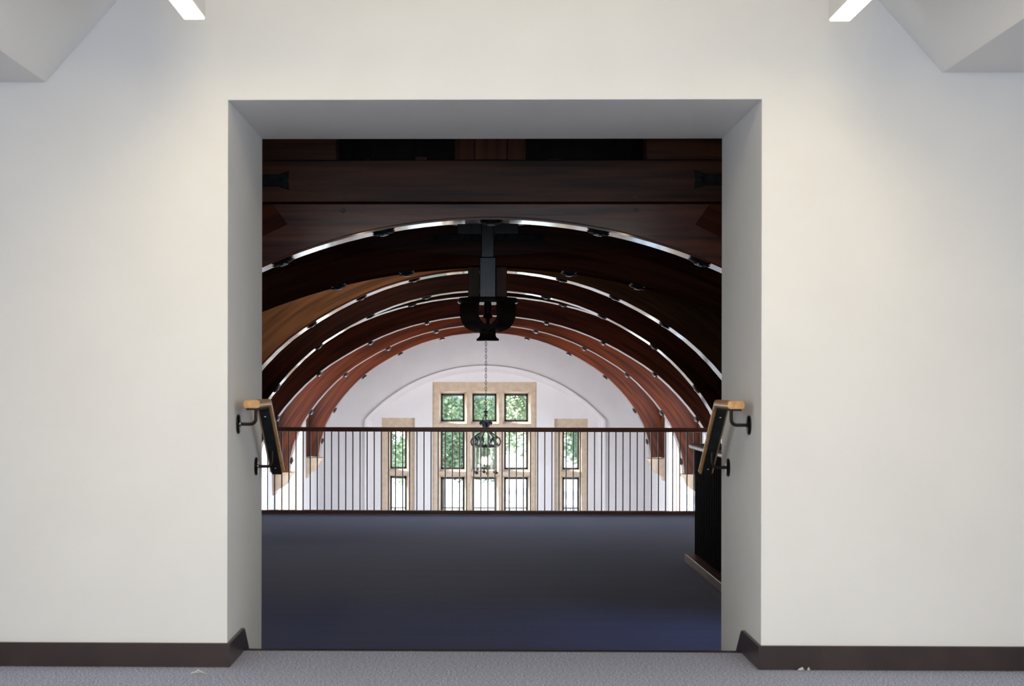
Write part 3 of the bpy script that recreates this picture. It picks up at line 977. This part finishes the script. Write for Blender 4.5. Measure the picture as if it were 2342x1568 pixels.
# stair railing on the right, running towards the viewer, with its return
YC = 13.8
xs_ = X(1585, YC) + .03
srail = thing('stair_railing', 'short stair railing on the right with close dark balusters and a brown curb', 'railing', (xs_, YC, ZL))
YE = 8.2
xc0 = X(1567, YC) - xs_
zc1 = Z(1017, YC, 1577) - ZL
MB().box(xc0, xc0 + .145, YE - YC, .02, .004, .085).build('curb', M['curb_wood'], srail, bevel=.006)
MB().box(xc0 + .146, XR - xs_ - .01, -.125, .02, .004, .085).build('curb', M['curb_wood'], srail, bevel=.006)
MB().box(-.062, .028, YE - YC, .05, zc1 - .035, zc1 + .012).build('top_rail', M['curb_wood'], srail, bevel=.017, seg=3)
MB().box(.03, XR - xs_ - .01, -.07, .03, zc1 - .035, zc1 + .012).build('top_rail', M['curb_wood'], srail, bevel=.017, seg=3)
b2 = cyl(8, .0085, zc1 - .11)
o = b2.build('baluster', M['baluster'], srail, smooth=True)
me = o.data
bpy.data.objects.remove(o)
n1 = int((YC - YE) / .09)
spots = [(-.008, -.03 - .09 * k) for k in range(n1)] + [(.082 + .05 * k, -.03) for k in range(int((XR - xs_ - .15) / .05))]
for x, y in spots:
    o = bpy.data.objects.new('baluster', me)
    COL.objects.link(o)
    o.parent = srail
    o.location = (x, y, .083)

# ------------------------------------------------------------------ chandelier
YCH = 25.55
cbase = at(1111, 1083, YCH)
ch = thing('chandelier', 'black wrought iron lantern chandelier hanging on a long chain before the window', 'chandelier', cbase)
u = YCH / F
def cz(y): return (1083 - y) * u
IR = M['iron']
# chain links
zt_c = cz(744)
link = MB()
nl = 0
z_ = cz(937)
lk = .055
while z_ < zt_c:
    pts = []
    for k in range(10):
        a = 2 * math.pi * k / 10
        p = (.014 * math.cos(a), 0, z_ + lk / 2 + (lk / 2 + .005) * math.sin(a))
        pts.append(p if nl % 2 == 0 else (0, p[0], p[2]))
    link.tube(pts, .005, 5, closed=True)
    z_ += lk
    nl += 1
link.build('chain', IR, ch, smooth=True)
MB().tube([(.0, .0, cz(940)), (.012, .0, cz(930)), (-.018, 0, cz(918)), (.004, 0, cz(905))], .006, 5).build('wire', IR, ch)
MB().lathe([(.01, cz(952)), (.035, cz(950.5)), (.02, cz(948.5)), (.012, cz(947)), (.02, cz(944)), (.05, cz(941)), (.006, cz(938)), (.006, cz(934))], (0, 0, 0), 16).build('canopy_cup', IR, ch, smooth=True)
MB().tube([(0, 0, cz(952)), (0, 0, cz(960)), (0, 0, cz(970)), (0, 0, cz(982))], [.014, .014, .034, .02], 10).build('stem', IR, ch, smooth=True)
def curl(pts2, ang, r):
    ca, sa = math.cos(ang), math.sin(ang)
    return [(p * ca, p * sa, z) for p, z in pts2]
rr = .206
for k in range(6):
    ang = math.radians(60 * k + 12)
    # crown band: from the stem out to the widest point and back in to the ring
    pts = [(.03, cz(974)), (.07, cz(983)), (.1, cz(989)), (.17, cz(996)), (.235, cz(1002)), (.262, cz(1009)), (.248, cz(1016)), (.208, cz(1020))]
    b = MB().tube(curl(pts, ang, 0), [.014, .014, .013, .013, .012, .012, .012, .012], 6).build('crown_band', IR, ch, smooth=True)
    lf = [(.2, cz(998)), (.165, cz(1003)), (.14, cz(1007)), (.15, cz(1013))]
    MB().tube(curl(lf, ang, 0), [.02, .028, .018, .004], 6).build('leaf_scroll', IR, b, smooth=True)
    lf = [(.03, cz(978)), (.055, cz(972)), (.055, cz(966)), (.08, cz(963)), (.1, cz(967)), (.09, cz(972))]
    MB().tube(curl(lf, ang, 0), [.018, .016, .012, .012, .022, .006], 6).build('top_scroll', IR, ch, smooth=True)
ringp = []
MB().lathe([(rr - .014, cz(1022)), (rr + .006, cz(1022)), (rr + .01, cz(1017.5)), (rr - .012, cz(1017.5)), (rr - .014, cz(1022))], (0, 0, 0), 24, closed=False).build('ring', IR, ch, smooth=True)
fl = MB()
for k in range(24):
    a = 2 * math.pi * k / 24
    hgt = cz(1011) if k % 2 else cz(1014)
    x, y = rr * math.cos(a), rr * math.sin(a)
    fl.tube([(x, y, cz(1018)), (x, y, (cz(1018) + hgt) / 2), (x, y, hgt)], [.006, .014, .003], 5)
fl.build('ring_cresting', IR, ch, smooth=True)
for k in range(6):
    a = math.radians(60 * k + 38)
    x, y = .195 * math.cos(a), .195 * math.sin(a)
    o = MB().tube([(x, y, cz(1021)), (x, y, cz(1079))], .009, 6).build('lantern_bar', IR, ch, smooth=True)
    MB().lathe([(.008, cz(1077)), (.026, cz(1078.5)), (.03, cz(1080)), (.02, cz(1082)), (.006, cz(1083.5))], (x, y, 0), 10).build('ball_foot', IR, o, smooth=True)
MB().lathe([(.185, cz(1022)), (.185, cz(1077))], (0, 0, 0), 28, closed=False).build('glass_cylinder', M['lantern_glass'], ch, smooth=True)
MB().lathe([(.194, cz(1076.5)), (.2, cz(1076.5)), (.2, cz(1075.5)), (.194, cz(1075.5)), (.194, cz(1076.5))], (0, 0, 0), 28, closed=False).build('lower_hoop', IR, ch)
MB().tube([(-.03, 0, cz(1022)), (-.03, 0, cz(1044))], .012, 6).tube([(.03, 0, cz(1022)), (.03, 0, cz(1044))], .012, 6).build('lamp_holder', M['candle'], ch, smooth=True)
for px_, py_ in ((-.05, 0), (.0, -.045), (.055, .02)):
    MB().lathe([(.012, cz(1044)), (.026, cz(1050)), (.03, cz(1056)), (.016, cz(1061)), (.003, cz(1063))], (px_, py_, 0), 12).build('bulb', M['bulb'], ch, smooth=True)

# ------------------------------------------------------------------ outside
gz = ZG - .6
struct('ground', MB().box(-90, 90, YF + 1.5, 190, gz - .3, gz), M['paving'])


def tree(x, y, h, rad, crown_low, label, seed, leaves=62000, size=.075):
    rnd = random.Random(seed)
    t = thing('tree', label, 'tree', (x, y, gz), 'trees outside the window')
    tk = MB().tube([(0, 0, 0), (.1, 0, h * .3), (-.1, .1, h * .6), (0, 0, h * .85)], [.24, .2, .15, .07], 8)
    for k in range(6):
        a = 2 * math.pi * k / 6 + rnd.random()
        z0 = h * (.3 + .07 * k)
        tk.tube([(0, 0, z0), (rad * .35 * math.cos(a), rad * .35 * math.sin(a), z0 + h * .1), (rad * .75 * math.cos(a), rad * .75 * math.sin(a), z0 + h * .17)], [.12, .08, .03], 6)
    tk.build('trunk', M['bark'], t, smooth=True)
    vs, fs = [], []
    blobs = []
    for k in range(46):
        a, q = rnd.random() * 2 * math.pi, rnd.random() ** .5
        zz = crown_low + (h - crown_low) * rnd.random()
        env = math.sin(math.pi * min(max((zz - crown_low) / (h - crown_low), .25), .85)) ** .6
        blobs.append((math.cos(a) * q * rad * env, math.sin(a) * q * rad * env, zz, rad * (.24 + .2 * rnd.random())))
    g_ = rnd.gauss
    for k in range(leaves):
        bx, by, bz, br_ = blobs[k % len(blobs)]
        dx, dy, dz = g_(0, 1), g_(0, 1), g_(0, 1)
        q = br_ * (.5 + .55 * rnd.random()) / math.sqrt(dx * dx + dy * dy + dz * dz)
        cx, cy, cz_ = bx + dx * q, by + dy * q, bz + dz * q
        s_ = size * (.6 + .8 * rnd.random())
        ex, ey, ez = g_(0, 1), g_(0, 1), g_(0, .6)
        e = s_ / math.sqrt(ex * ex + ey * ey + ez * ez)
        ex, ey, ez = ex * e, ey * e, ez * e
        fx, fy, fz = g_(0, .5) * s_, g_(0, .5) * s_, g_(0, .5) * s_
        o_ = len(vs)
        vs += [(cx + ex, cy + ey, cz_ + ez), (cx + fx, cy + fy, cz_ + fz), (cx - ex, cy - ey, cz_ - ez), (cx - fx, cy - fy, cz_ - fz)]
        fs.append((o_, o_ + 1, o_ + 2, o_ + 3))
    m_ = MB().add(vs, fs)
    m_.build('foliage', M['leaf'], t)


tree(-5.3, 76, 17, 3.6, 3.4, 'leafy green tree seen through the left narrow window', 1)
tree(-1.6, 66, 16, 2.9, 3.0, 'leafy green tree behind the left column of panes of the large window', 2)
tree(3.4, 84, 17, 3.6, 3.7, 'leafy green tree behind the right column of panes of the large window', 3)
tree(5.4, 72, 16, 3.0, 3.5, 'leafy green tree seen through the right narrow window', 4)
tree(1.45, 96, 18, 3.6, 3.6, 'leafy green tree farther off behind the chandelier', 5)
